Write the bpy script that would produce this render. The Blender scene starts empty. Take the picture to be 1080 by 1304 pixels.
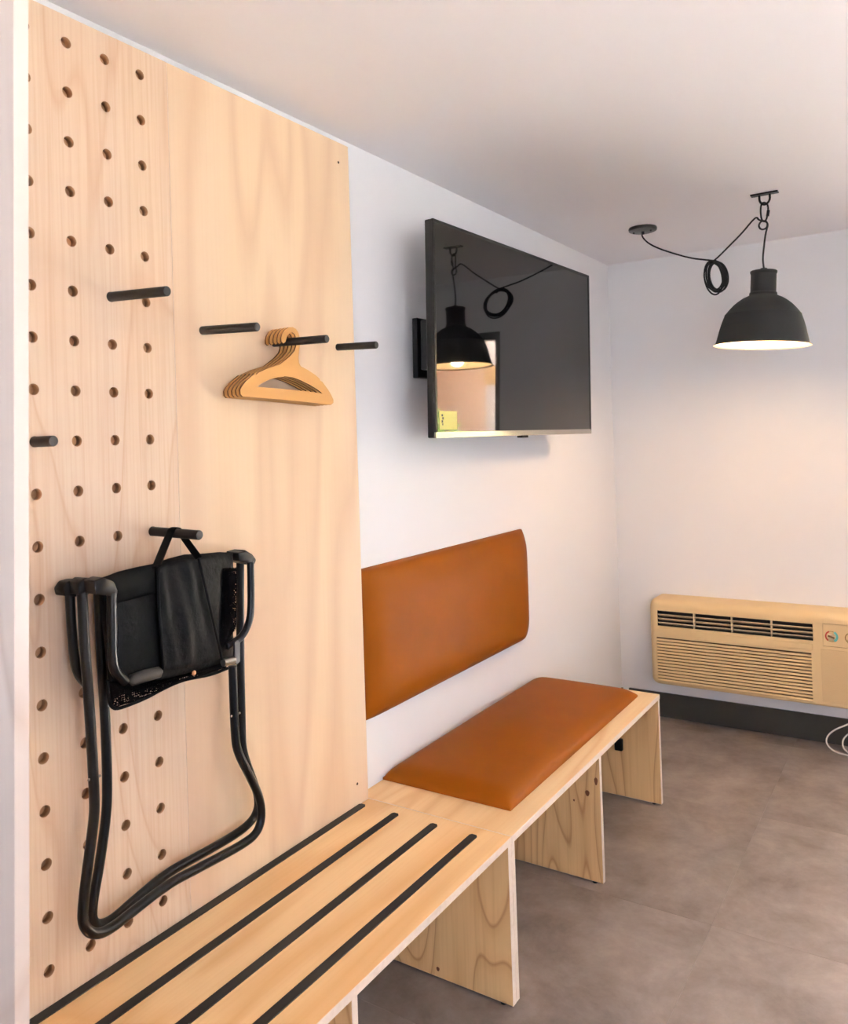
import bpy, bmesh, math, random
from mathutils import Vector, Matrix

random.seed(7)
scene = bpy.context.scene
COL = scene.collection

# ------------------------------------------------------------------ camera
F_PX, PCX, PCY, IW, IH = 1021.417, 538.0, 548.67, 1080, 1304
ROT = [Vector((0.83907154, 0.5430477, -0.03252925)),      # image right
       Vector((-0.03360007, -0.00794957, -0.99940374)),   # image down
       Vector((-0.54298249, 0.83966422, 0.01157618))]     # forward
CAM = Vector((1.44856, 0.0, 1.4850))
cd = bpy.data.cameras.new('camera')
cam = bpy.data.objects.new('camera', cd)
COL.objects.link(cam)
r, d, fw = ROT
M = Matrix(((r.x, -d.x, -fw.x, CAM.x), (r.y, -d.y, -fw.y, CAM.y), (r.z, -d.z, -fw.z, CAM.z), (0, 0, 0, 1)))
cam.matrix_world = M
cd.sensor_fit = 'VERTICAL'
cd.sensor_height = 36.0
cd.lens = F_PX * 36.0 / IH
cd.shift_x = (IW / 2 - PCX) / IH
cd.shift_y = -(IH / 2 - PCY) / IH
cd.clip_start = 0.02
cd.dof.use_dof = True
cd.dof.focus_distance = 2.2
cd.dof.aperture_fstop = 8.0
scene.camera = cam

# ------------------------------------------------------------------ world, light, exposure
world = bpy.data.worlds.new('sky')
scene.world = world
world.use_nodes = True
wn = world.node_tree.nodes
wl = world.node_tree.links
wn.clear()
bgn = wn.new('ShaderNodeBackground')
bgn.inputs['Color'].default_value = (0.77, 0.93, 1.24, 1)      # bright overcast sky
bgn.inputs['Strength'].default_value = 4.8
wo = wn.new('ShaderNodeOutputWorld')
wl.new(bgn.outputs[0], wo.inputs[0])

ROOM_X0, ROOM_X1 = -0.04, 4.2
ROOM_Y0, ROOM_Y1 = -2.8, 4.2
CEIL = 2.398
WIN1 = (1.17, 4.0, 0.06, 2.08)        # glass door in the far wall: x0, x1, z0, z1
ADDED_WIN2 = (2.3, 3.95, 0.75, 2.15)        # unseen rear window added for even daylight: x0, x1, z0, z1
ADDED_WIN3 = (-1.4, 0.1, 0.85, 2.1)        # unseen side window added to light the panels: y0, y1, z0, z1

sd = bpy.data.lights.new('sun', 'SUN')
sd.energy = 135.0
sd.angle = math.radians(2)
sd.color = (1.0, 0.95, 0.88)
sun = bpy.data.objects.new('sun', sd)
COL.objects.link(sun)
sun.rotation_euler = Vector((0.58, -0.26, -0.77)).to_track_quat('-Z', 'Y').to_euler()


def portal(name, loc, rot, sx, sy):
    l = bpy.data.lights.new(name, 'AREA')
    l.shape = 'RECTANGLE'
    l.size, l.size_y = sx, sy
    l.cycles.is_portal = True
    o = bpy.data.objects.new(name, l)
    COL.objects.link(o)
    o.location = loc
    o.rotation_euler = rot


portal('daylight_portal_far', ((WIN1[0] + WIN1[1]) / 2, ROOM_Y1 + 0.1, (WIN1[2] + WIN1[3]) / 2),
       (-math.pi / 2, 0, 0), WIN1[1] - WIN1[0], WIN1[3] - WIN1[2])
portal('daylight_portal_rear', ((ADDED_WIN2[0] + ADDED_WIN2[1]) / 2, ROOM_Y0 - 0.1, (ADDED_WIN2[2] + ADDED_WIN2[3]) / 2),
       (math.pi / 2, 0, 0), ADDED_WIN2[1] - ADDED_WIN2[0], ADDED_WIN2[3] - ADDED_WIN2[2])
portal('daylight_portal_side', (ROOM_X1 + 0.1, (ADDED_WIN3[0] + ADDED_WIN3[1]) / 2, (ADDED_WIN3[2] + ADDED_WIN3[3]) / 2),
       (math.pi / 2, 0, math.pi / 2), ADDED_WIN3[1] - ADDED_WIN3[0], ADDED_WIN3[3] - ADDED_WIN3[2])

vs = scene.view_settings
vs.view_transform = 'Standard'
vs.look = 'None'
vs.gamma = 1.0
vs.use_curve_mapping = False
vs.exposure = 1.16


# ------------------------------------------------------------------ helpers
def lin(r, g, b):
    return tuple(((c / 255) / 12.92 if c / 255 <= 0.04045 else ((c / 255 + 0.055) / 1.055) ** 2.4) for c in (r, g, b)) + (1.0,)


def pix(px, py, axis, value):
    """World point where the ray through a photo pixel meets the plane axis=value."""
    dr = ROT[0] * ((px - PCX) / F_PX) + ROT[1] * ((py - PCY) / F_PX) + ROT[2]
    return CAM + dr * ((value - CAM[axis]) / dr[axis])


def tag(o, label=None, cat=None, group=None, kind=None):
    if label: o['label'] = label
    if cat: o['category'] = cat
    if group: o['group'] = group
    if kind: o['kind'] = kind
    return o


def empty(name, loc=(0, 0, 0), label=None, cat=None, group=None, kind=None):
    o = bpy.data.objects.new(name, None)
    o.empty_display_size = 0.05
    COL.objects.link(o)
    o.location = loc
    return tag(o, label, cat, group, kind)


def obj(name, bm, mats, parent=None, smooth=False, loc=None):
    """bmesh in world coordinates -> mesh object; parented parts keep world place."""
    if not isinstance(bm, bpy.types.Mesh):
        me = bpy.data.meshes.new(name)
        bmesh.ops.recalc_face_normals(bm, faces=bm.faces[:])
        bm.to_mesh(me)
        bm.free()
    else:
        me = bm
    for m in (mats if isinstance(mats, (list, tuple)) else [mats]):
        me.materials.append(m)
    if smooth:
        for p in me.polygons:
            p.use_smooth = True
        if smooth != 'all':
            me.set_sharp_from_angle(angle=math.radians(38))
    o = bpy.data.objects.new(name, me)
    COL.objects.link(o)
    if parent is not None:
        o.parent = parent
        off = Vector()
        q = parent
        while q is not None:
            off += q.location
            q = q.parent
        me.transform(Matrix.Translation(-off))
    return o


def box(bm, x0, x1, y0, y1, z0, z1, bev=0.0, seg=2, mi=0):
    g = bmesh.ops.create_cube(bm, size=1.0)
    for v in g['verts']:
        v.co = Vector(((x0 + x1) / 2 + v.co.x * (x1 - x0), (y0 + y1) / 2 + v.co.y * (y1 - y0), (z0 + z1) / 2 + v.co.z * (z1 - z0)))
    fs = set(f for v in g['verts'] for f in v.link_faces)
    for f in fs:
        f.material_index = mi
    if bev > 0:
        es = set(e for f in fs for e in f.edges)
        bmesh.ops.bevel(bm, geom=list(es), offset=bev, segments=seg, profile=0.5, affect='EDGES')
    return bm


def nbox(*a, **k):
    return box(bmesh.new(), *a, **k)


def chaikin(pts, n=3, closed=False):
    pts = [Vector(p) for p in pts]
    for _ in range(n):
        out = [] if closed else [pts[0]]
        m = len(pts)
        for i in range(m if closed else m - 1):
            a, b = pts[i], pts[(i + 1) % m]
            out += [a.lerp(b, 0.25), a.lerp(b, 0.75)]
        if not closed:
            out.append(pts[-1])
        pts = out
    return pts


def tube(bm, pts, rad, seg=10, closed=False, flat=None, up=None, cap=True):
    """Sweep a circle (or an ellipse rad x flat) along pts."""
    pts = [Vector(p) for p in pts]
    n = len(pts)
    tang = []
    for i in range(n):
        if closed:
            t = pts[(i + 1) % n] - pts[i - 1]
        else:
            t = pts[min(i + 1, n - 1)] - pts[max(i - 1, 0)]
        tang.append(t.normalized())
    a = Vector(up) if up else (Vector((0, 0, 1)) if abs(tang[0].z) < 0.9 else Vector((1, 0, 0)))
    u = (a - tang[0] * a.dot(tang[0])).normalized()
    rings = []
    for i in range(n):
        if up:
            u = (Vector(up) - tang[i] * Vector(up).dot(tang[i]))
            u.normalize()
        elif i:
            u = (u - tang[i] * u.dot(tang[i])).normalized()
        w = tang[i].cross(u)
        rr = rad[i] if isinstance(rad, (list, tuple)) else rad
        fl = rr if flat is None else flat
        rings.append([bm.verts.new(pts[i] + u * (math.cos(2 * math.pi * k / seg) * fl) + w * (math.sin(2 * math.pi * k / seg) * rr)) for k in range(seg)])
    for i in range(n if closed else n - 1):
        A, B = rings[i], rings[(i + 1) % n]
        for k in range(seg):
            bm.faces.new((A[k], A[(k + 1) % seg], B[(k + 1) % seg], B[k]))
    if cap and not closed:
        bm.faces.new(rings[0][::-1])
        bm.faces.new(rings[-1])
    return bm


def ntube(*a, **k):
    return tube(bmesh.new(), *a, **k)


def lathe(bm, prof, c, seg=48, axis='Z'):
    """prof = [(radius, height)], revolved about the axis through c."""
    rings = []
    for rr, h in prof:
        ring = []
        for k in range(seg):
            t = 2 * math.pi * k / seg
            if axis == 'Z':
                p = Vector((rr * math.cos(t), rr * math.sin(t), h))
            elif axis == 'X':
                p = Vector((h, rr * math.cos(t), rr * math.sin(t)))
            else:
                p = Vector((rr * math.cos(t), h, rr * math.sin(t)))
            ring.append(bm.verts.new(Vector(c) + p))
        rings.append(ring)
    for A, B in zip(rings, rings[1:]):
        for k in range(seg):
            bm.faces.new((A[k], A[(k + 1) % seg], B[(k + 1) % seg], B[k]))
    for ring in (rings[0], rings[-1]):
        if (ring[0].co - ring[seg // 2].co).length > 1e-5:
            bm.faces.new(ring)
    bmesh.ops.remove_doubles(bm, verts=bm.verts[:], dist=1e-6)
    return bm


def prism(bm, pts, off):
    """Polygon (world points) extruded by vector off."""
    off = Vector(off)
    a = [bm.verts.new(Vector(p)) for p in pts]
    b = [bm.verts.new(Vector(p) + off) for p in pts]
    n = len(a)
    fa = bm.faces.new(a)
    fb = bm.faces.new(b[::-1])
    for i in range(n):
        bm.faces.new((a[i], b[i], b[(i + 1) % n], a[(i + 1) % n]))
    bmesh.ops.triangulate(bm, faces=[f for f in (fa, fb) if len(f.verts) > 4])
    return bm


def copy_tree(o, parent=None, offset=(0, 0, 0)):
    c = o.copy()
    COL.objects.link(c)
    c.parent = parent
    if parent is None:
        c.location = o.location + Vector(offset)
    for ch in o.children:
        copy_tree(ch, c)
    return c


# ------------------------------------------------------------------ materials
def mat(name, color=(0.8, 0.8, 0.8, 1), rough=0.5, metal=0.0, spec=0.5, bump=None, emit=None, coat=0.0):
    m = bpy.data.materials.new(name)
    m.use_nodes = True
    nt = m.node_tree
    b = nt.nodes['Principled BSDF']
    b.inputs['Base Color'].default_value = color
    b.inputs['Roughness'].default_value = rough
    b.inputs['Metallic'].default_value = metal
    b.inputs['Specular IOR Level'].default_value = spec
    b.inputs['Coat Weight'].default_value = coat
    if emit:
        b.inputs['Emission Color'].default_value = emit[0]
        b.inputs['Emission Strength'].default_value = emit[1]
    if bump:
        scale, strength, dist = bump
        tc = nt.nodes.new('ShaderNodeTexCoord')
        nz = nt.nodes.new('ShaderNodeTexNoise')
        nz.inputs['Scale'].default_value = scale
        nz.inputs['Detail'].default_value = 3
        bp = nt.nodes.new('ShaderNodeBump')
        bp.inputs['Strength'].default_value = strength
        bp.inputs['Distance'].default_value = dist
        nt.links.new(tc.outputs['Object'], nz.inputs['Vector'])
        nt.links.new(nz.outputs['Fac'], bp.inputs['Height'])
        nt.links.new(bp.outputs['Normal'], b.inputs['Normal'])
    return m


def mixc(nt, fac, a, b, mode='MIX'):
    mx = nt.nodes.new('ShaderNodeMix')
    mx.data_type = 'RGBA'
    mx.blend_type = mode
    for sock, v in ((mx.inputs[0], fac), (mx.inputs[6], a), (mx.inputs[7], b)):
        if hasattr(v, 'default_value') or hasattr(v, 'links'):
            nt.links.new(v, sock)
        else:
            sock.default_value = v
    return mx.outputs[2]


def ramp(nt, src, stops):
    cr = nt.nodes.new('ShaderNodeValToRGB')
    el = cr.color_ramp.elements
    while len(el) > 1:
        el.remove(el[-1])
    el[0].position = stops[0][0]
    el[0].color = (stops[0][1],) * 3 + (1,)
    for p, v in stops[1:]:
        e = el.new(p)
        e.color = (v,) * 3 + (1,)
    nt.links.new(src, cr.inputs[0])
    return cr.outputs[0]


def math_n(nt, op, a, b=None):
    n = nt.nodes.new('ShaderNodeMath')
    n.operation = op
    for i, v in enumerate((a, b)):
        if v is None:
            continue
        if isinstance(v, (int, float)):
            n.inputs[i].default_value = v
        else:
            nt.links.new(v, n.inputs[i])
    return n.outputs[0]


def noise(nt, vec, scale, detail=2.0, rough=0.5, dist=0.0):
    n = nt.nodes.new('ShaderNodeTexNoise')
    n.inputs['Scale'].default_value = scale
    n.inputs['Detail'].default_value = detail
    n.inputs['Roughness'].default_value = rough
    n.inputs['Distortion'].default_value = dist
    nt.links.new(vec, n.inputs['Vector'])
    return n.outputs['Fac']


def mapping(nt, scale, loc=(0, 0, 0), rot=(0, 0, 0)):
    tc = nt.nodes.new('ShaderNodeTexCoord')
    mp = nt.nodes.new('ShaderNodeMapping')
    mp.inputs['Scale'].default_value = scale
    mp.inputs['Location'].default_value = loc
    mp.inputs['Rotation'].default_value = rot
    nt.links.new(tc.outputs['Object'], mp.inputs['Vector'])
    return mp.outputs[0]


def plywood(name, base, grain, scale, seed=0.0, bands=9.0, amount=0.6, streak=0.25, blotch=(0.9, 0.8, 0.72, 1), rot=(0, 0, 0), knots=0.0, rough=0.5, soft=False):
    """Rotary cut veneer: contour bands of stretched noise, fine streaks, pale blotches, a few knots.
    scale squeezes the coordinates along the grain direction."""
    m = bpy.data.materials.new(name)
    m.use_nodes = True
    nt = m.node_tree
    b = nt.nodes['Principled BSDF']
    v = mapping(nt, scale, (seed, seed * 1.7, seed * 0.6), rot)
    n1 = noise(nt, v, 1.0, 1.2, 0.4, 0.25)
    fr = math_n(nt, 'FRACT', math_n(nt, 'MULTIPLY', n1, bands))
    line = ramp(nt, fr, [(0.0, 0.6), (0.05, 0.12), (0.3, 0.0), (0.65, 0.10), (0.88, 0.38), (0.965, 1.0), (1.0, 0.6)] if not soft else [(0.0, 0.0), (0.3, 0.05), (0.52, 0.55), (0.66, 1.0), (0.76, 0.75), (0.92, 0.1), (1.0, 0.0)])
    v2 = mapping(nt, tuple(s * 26 if s > 1 else s * 4 for s in scale), (seed, 0, 0), rot)
    n2 = noise(nt, v2, 1.0, 2.0, 0.6)
    v3 = mapping(nt, tuple(s * 0.55 for s in scale), (seed * 3, 1, 2), rot)
    n3 = noise(nt, v3, 1.0, 2.0, 0.5)
    c = mixc(nt, ramp(nt, n3, [(0.4, 0.0), (0.62, 0.8)]), base, blotch)
    c = mixc(nt, math_n(nt, 'MULTIPLY', line, amount), c, grain)
    c = mixc(nt, math_n(nt, 'MULTIPLY', ramp(nt, n2, [(0.42, 0.0), (0.72, 1.0)]), streak), c, grain)
    if knots:
        tc = nt.nodes.new('ShaderNodeTexCoord')
        vo = nt.nodes.new('ShaderNodeTexVoronoi')
        vo.inputs['Scale'].default_value = 4.2
        mp = nt.nodes.new('ShaderNodeMapping')
        mp.inputs['Location'].default_value = (seed * 2.3, seed, seed * 0.9)
        mp.inputs['Scale'].default_value = (1, 1, 0.75)
        nt.links.new(tc.outputs['Object'], mp.inputs['Vector'])
        nt.links.new(mp.outputs[0], vo.inputs['Vector'])
        k = ramp(nt, vo.outputs['Distance'], [(0.0, 1.0), (0.035, 0.9), (0.055, 0.25), (0.1, 0.0)])
        c = mixc(nt, math_n(nt, 'MULTIPLY', k, knots), c, lin(105, 58, 26))
    nt.links.new(c, b.inputs['Base Color'])
    b.inputs['Roughness'].default_value = rough
    b.inputs['Specular IOR Level'].default_value = 0.35
    bp = nt.nodes.new('ShaderNodeBump')
    bp.inputs['Strength'].default_value = 0.12
    bp.inputs['Distance'].default_value = 0.001
    nt.links.new(n2, bp.inputs['Height'])
    nt.links.new(bp.outputs['Normal'], b.inputs['Normal'])
    return m


WHITE_WALL = mat('white_wall_paint', lin(243, 240, 238), 0.62, spec=0.3, bump=(260, 0.28, 0.0016))
CEIL_PAINT = mat('white_ceiling_paint', lin(250, 247, 248), 0.8, spec=0.2, bump=(90, 0.15, 0.001))
TRIM_WHITE = mat('white_trim_paint', lin(238, 233, 224), 0.5)
BASE_DARK = mat('dark_rubber_baseboard', lin(58, 54, 46), 0.55)
BLACK_WOOD = mat('black_stained_dowel', lin(20, 18, 17), 0.5, bump=(400, 0.1, 0.0004))
BLACK_METAL = mat('black_powder_coat', lin(7, 7, 8), 0.3, spec=0.35)
BLACK_PLASTIC = mat('black_plastic', lin(7, 7, 7), 0.45, spec=0.3)
STRIP = mat('black_grip_strip', lin(38, 33, 30), 0.7)
STEEL = mat('brushed_steel', lin(150, 145, 138), 0.3, metal=0.9)
PLY_EDGE = None


def edge_mat():
    m = bpy.data.materials.new('pale_plywood_edge')
    m.use_nodes = True
    nt = m.node_tree
    b = nt.nodes['Principled BSDF']
    v = mapping(nt, (3, 3, 3))
    c = mixc(nt, noise(nt, v, 30.0, 2.0), lin(232, 214, 196), lin(214, 192, 170))
    nt.links.new(c, b.inputs['Base Color'])
    b.inputs['Roughness'].default_value = 0.6
    return m


PLY_EDGE = edge_mat()
HONEY = lin(240, 212, 172)
PALE = lin(236, 214, 192)
GRAIN = lin(214, 172, 126)
PLY_PEG = plywood('plywood_perforated_panel', lin(221, 192, 161), lin(200, 158, 126), (2.0, 6.0, 0.65), 1.3, 9.0, 0.55, 0.4, lin(220, 197, 175), rot=(0.10, 0, 0))
PLY_PLAIN = plywood('plywood_plain_panel', lin(226, 196, 160), lin(204, 164, 134), (1.0, 4.2, 0.5), 4.1, 6.0, 0.5, 0.10, lin(222, 198, 174), rot=(0.05, 0, 0), soft=True)
PLY_SIDE = plywood('plywood_partition', lin(192, 170, 154), lin(180, 150, 130), (2.6, 1.0, 0.7), 7.7, 7.0, 0.4, 0.1, lin(238, 222, 210))
PLY_TOP = plywood('plywood_bench_top', lin(236, 196, 142), lin(208, 152, 92), (5.0, 0.8, 1.0), 2.2, 7.0, 0.5, 0.15, lin(238, 204, 156), soft=True)
PLY_TOP2 = plywood('plywood_bench_top_pale', lin(238, 203, 154), lin(214, 164, 108), (5.0, 0.8, 1.0), 5.2, 7.0, 0.5, 0.15, lin(238, 210, 166), soft=True)
PLY_LEG = [plywood('plywood_bench_leg_%d' % i, lin(230, 188, 132), lin(164, 102, 52), (4.8, 1.0, 0.8), 3.1 + 2.7 * i, 14.0, 0.62, 0.16, lin(224, 184, 130)) for i in range(5)]


def leather():
    m = bpy.data.materials.new('tan_leather')
    m.use_nodes = True
    nt = m.node_tree
    b = nt.nodes['Principled BSDF']
    v = mapping(nt, (1, 1, 1))
    c = mixc(nt, noise(nt, v, 9.0, 3.0), lin(128, 68, 10), lin(141, 76, 13))
    nt.links.new(c, b.inputs['Base Color'])
    b.inputs['Roughness'].default_value = 0.5
    b.inputs['Specular IOR Level'].default_value = 0.07
    vo = nt.nodes.new('ShaderNodeTexVoronoi')
    vo.inputs['Scale'].default_value = 420
    nt.links.new(v, vo.inputs['Vector'])
    bp = nt.nodes.new('ShaderNodeBump')
    bp.inputs['Strength'].default_value = 0.25
    bp.inputs['Distance'].default_value = 0.0006
    nt.links.new(vo.outputs['Distance'], bp.inputs['Height'])
    nt.links.new(bp.outputs['Normal'], b.inputs['Normal'])
    return m


LEATHER = leather()


def floor_mat():
    m = bpy.data.materials.new('concrete_look_vinyl')
    m.use_nodes = True
    nt = m.node_tree
    b = nt.nodes['Principled BSDF']
    tc = nt.nodes.new('ShaderNodeTexCoord')
    oi = nt.nodes.new('ShaderNodeObjectInfo')
    av = nt.nodes.new('ShaderNodeVectorMath')
    av.operation = 'MULTIPLY_ADD'
    nt.links.new(oi.outputs['Random'], av.inputs[0])
    av.inputs[1].default_value = (17, 9, 3)
    nt.links.new(tc.outputs['Object'], av.inputs[2])
    v = av.outputs[0]
    n1 = noise(nt, v, 4.0, 7.0, 0.66, 0.15)
    n2 = noise(nt, v, 60.0, 3.0, 0.6)
    c = mixc(nt, ramp(nt, n1, [(0.3, 0.0), (0.7, 1.0)]), lin(100, 88, 82), lin(172, 158, 150))
    c = mixc(nt, math_n(nt, 'MULTIPLY', n2, 0.5), c, lin(136, 124, 117))
    hv = math_n(nt, 'MULTIPLY', oi.outputs['Random'], 0.05)
    c = mixc(nt, hv, c, lin(160, 146, 136))
    nt.links.new(c, b.inputs['Base Color'])
    nt.links.new(ramp(nt, n1, [(0.2, 0.46), (0.8, 0.36)]), b.inputs['Roughness'])
    b.inputs['Specular IOR Level'].default_value = 0.5
    bp = nt.nodes.new('ShaderNodeBump')
    bp.inputs['Strength'].default_value = 0.1
    bp.inputs['Distance'].default_value = 0.0008
    nt.links.new(n2, bp.inputs['Height'])
    nt.links.new(bp.outputs['Normal'], b.inputs['Normal'])
    return m


FLOOR = floor_mat()
GROUT = mat('dark_floor_joint', lin(104, 94, 88), 0.7)


def glass_mat():
    m = bpy.data.materials.new('window_glass')
    m.use_nodes = True
    nt = m.node_tree
    nt.nodes.clear()
    o = nt.nodes.new('ShaderNodeOutputMaterial')
    t = nt.nodes.new('ShaderNodeBsdfTransparent')
    g = nt.nodes.new('ShaderNodeBsdfGlossy')
    g.inputs['Roughness'].default_value = 0.02
    fz = nt.nodes.new('ShaderNodeFresnel')
    fz.inputs['IOR'].default_value = 1.45
    mx = nt.nodes.new('ShaderNodeMixShader')
    nt.links.new(fz.outputs[0], mx.inputs[0])
    nt.links.new(t.outputs[0], mx.inputs[1])
    nt.links.new(g.outputs[0], mx.inputs[2])
    nt.links.new(mx.outputs[0], o.inputs[0])
    return m


GLASS = glass_mat()
ALU = mat('bronze_window_frame', lin(88, 80, 72), 0.4, metal=0.3)

# ------------------------------------------------------------------ room shell
floor_bm = nbox(ROOM_X0 - 0.15, ROOM_X1 + 0.15, ROOM_Y0 - 0.15, ROOM_Y1 + 0.15, -0.12, -0.004)
floor = tag(obj('floor', floor_bm, GROUT), 'grey brown concrete look vinyl tile floor', kind='structure')
TX0, TY0, TS = 0.82, 2.485, 0.79
tile_mesh = {}
ix0 = math.floor((ROOM_X0 - TX0) / TS)
ix1 = math.ceil((ROOM_X1 - TX0) / TS)
iy0 = math.floor((ROOM_Y0 - TY0) / TS)
iy1 = math.ceil((ROOM_Y1 - TY0) / TS)
for i in range(ix0, ix1):
    for j in range(iy0, iy1):
        xa, xb = max(TX0 + i * TS, ROOM_X0), min(TX0 + (i + 1) * TS, ROOM_X1)
        ya, yb = max(TY0 + j * TS, ROOM_Y0), min(TY0 + (j + 1) * TS, ROOM_Y1)
        sx, sy = xb - xa, yb - ya
        key = (round(sx, 3), round(sy, 3))
        if key not in tile_mesh:
            me = bpy.data.meshes.new('tile')
            bmt = nbox(-sx / 2 + 0.0003, sx / 2 - 0.0003, -sy / 2 + 0.0003, sy / 2 - 0.0003, -0.004, 0.0, bev=0.0005, seg=1)
            bmt.to_mesh(me)
            bmt.free()
            me.materials.append(FLOOR)
            tile_mesh[key] = me
        t = bpy.data.objects.new('tile', tile_mesh[key])
        COL.objects.link(t)
        t.parent = floor
        t.location = ((xa + xb) / 2, (ya + yb) / 2, 0)

TH = 0.15
tag(obj('ceiling', nbox(ROOM_X0 - TH, ROOM_X1 + TH, ROOM_Y0 - TH, ROOM_Y1 + TH, CEIL, CEIL + 0.12), CEIL_PAINT), 'plain white painted ceiling', kind='structure')
tag(obj('wall_left', nbox(ROOM_X0 - TH, ROOM_X0, ROOM_Y0 - TH, ROOM_Y1 + TH, -0.1, CEIL), WHITE_WALL), 'white textured wall behind panels and television', kind='structure')


def wall_with_hole(name, axis, u0, u1, z1, hole, p0, p1, label):
    """Wall slab with one rectangular opening. axis 'Y': slab spans x, thickness p0..p1 in y."""
    bm = bmesh.new()
    a, b, c, dd = hole
    for (ua, ub, za, zb) in ((u0, a, -0.1, z1), (b, u1, -0.1, z1), (a, b, -0.1, c), (a, b, dd, z1)):
        if axis == 'Y':
            box(bm, ua, ub, p0, p1, za, zb)
        else:
            box(bm, p0, p1, ua, ub, za, zb)
    bmesh.ops.remove_doubles(bm, verts=bm.verts[:], dist=1e-5)
    return tag(obj(name, bm, WHITE_WALL), label, kind='structure')


wall_with_hole('wall_back', 'Y', ROOM_X0, ROOM_X1, CEIL, WIN1, ROOM_Y1, ROOM_Y1 + TH, 'white wall behind the air conditioner with a glass door opening')
wall_with_hole('wall_rear', 'Y', ROOM_X0, ROOM_X1, CEIL, ADDED_WIN2, ROOM_Y0 - TH, ROOM_Y0, 'white wall facing the air conditioner wall with an added wide window opening')
wall_with_hole('wall_right', 'X', ROOM_Y0 - TH, ROOM_Y1 + TH, CEIL, ADDED_WIN3, ROOM_X1, ROOM_X1 + TH, 'white side wall across from the benches with an added wide window opening')


def window(name, axis, hole, p, panes, label):
    w = empty(name, (0, 0, 0), label, kind='structure')
    a, b, c, dd = hole
    f = 0.045

    def bx(bm, ua, ub, za, zb, q0, q1):
        if axis == 'Y':
            box(bm, ua, ub, p + q0, p + q1, za, zb)
        else:
            box(bm, p + q0, p + q1, ua, ub, za, zb)
    bm = bmesh.new()
    bx(bm, a, b, c, c + f, 0.02, 0.09)
    bx(bm, a, b, dd - f, dd, 0.02, 0.09)
    bx(bm, a, a + f, c + f, dd - f, 0.02, 0.09)
    bx(bm, b - f, b, c + f, dd - f, 0.02, 0.09)
    obj('window_frame', bm, ALU, w)
    step = (b - a - f) / panes
    for k in range(panes):
        if k:
            bm = bmesh.new()
            bx(bm, a + k * step, a + k * step + f, c + f, dd - f, 0.025, 0.085)
            obj('mullion', bm, ALU, w)
        bm = bmesh.new()
        bx(bm, a + f + k * step, a + (k + 1) * step, c + f, dd - f, 0.052, 0.057)
        obj('pane', bm, GLASS, w)
    return w


window('window_1', 'Y', WIN1, ROOM_Y1, 2, 'sliding glass door beside the air conditioner')
window('added_window_2', 'Y', ADDED_WIN2, ROOM_Y0 - TH, 3, 'added wide window in the wall facing the air conditioner')
window('added_window_3', 'X', ADDED_WIN3, ROOM_X1, 3, 'added wide window in the side wall across from the benches')

# baseboards
bm = bmesh.new()
box(bm, 0.0, WIN1[0], ROOM_Y1 - 0.014, ROOM_Y1, 0.0, 0.125, bev=0.002, seg=1)
tag(obj('baseboard_back', bm, BASE_DARK), 'tall dark rubber baseboard under the air conditioner', kind='structure')
bm = nbox(ROOM_X0, ROOM_X0 + 0.012, 3.24, ROOM_Y1 - 0.014, 0.0, 0.125, bev=0.002, seg=1)
tag(obj('baseboard_left', bm, BASE_DARK), 'dark rubber baseboard past the end of the bench', kind='structure')
# ------------------------------------------------------------------ plywood wall panels
HY0, HZ0, SY, SZ, HR = 0.8813, 2.3058, 0.0882, 0.1, 0.0112
P_Y0, P_Y1, P_Z0, P_Z1 = 0.5445, 1.2196, 0.439, 2.361
PEG_T = 0.0385
HOLE_D = 0.018


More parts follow.
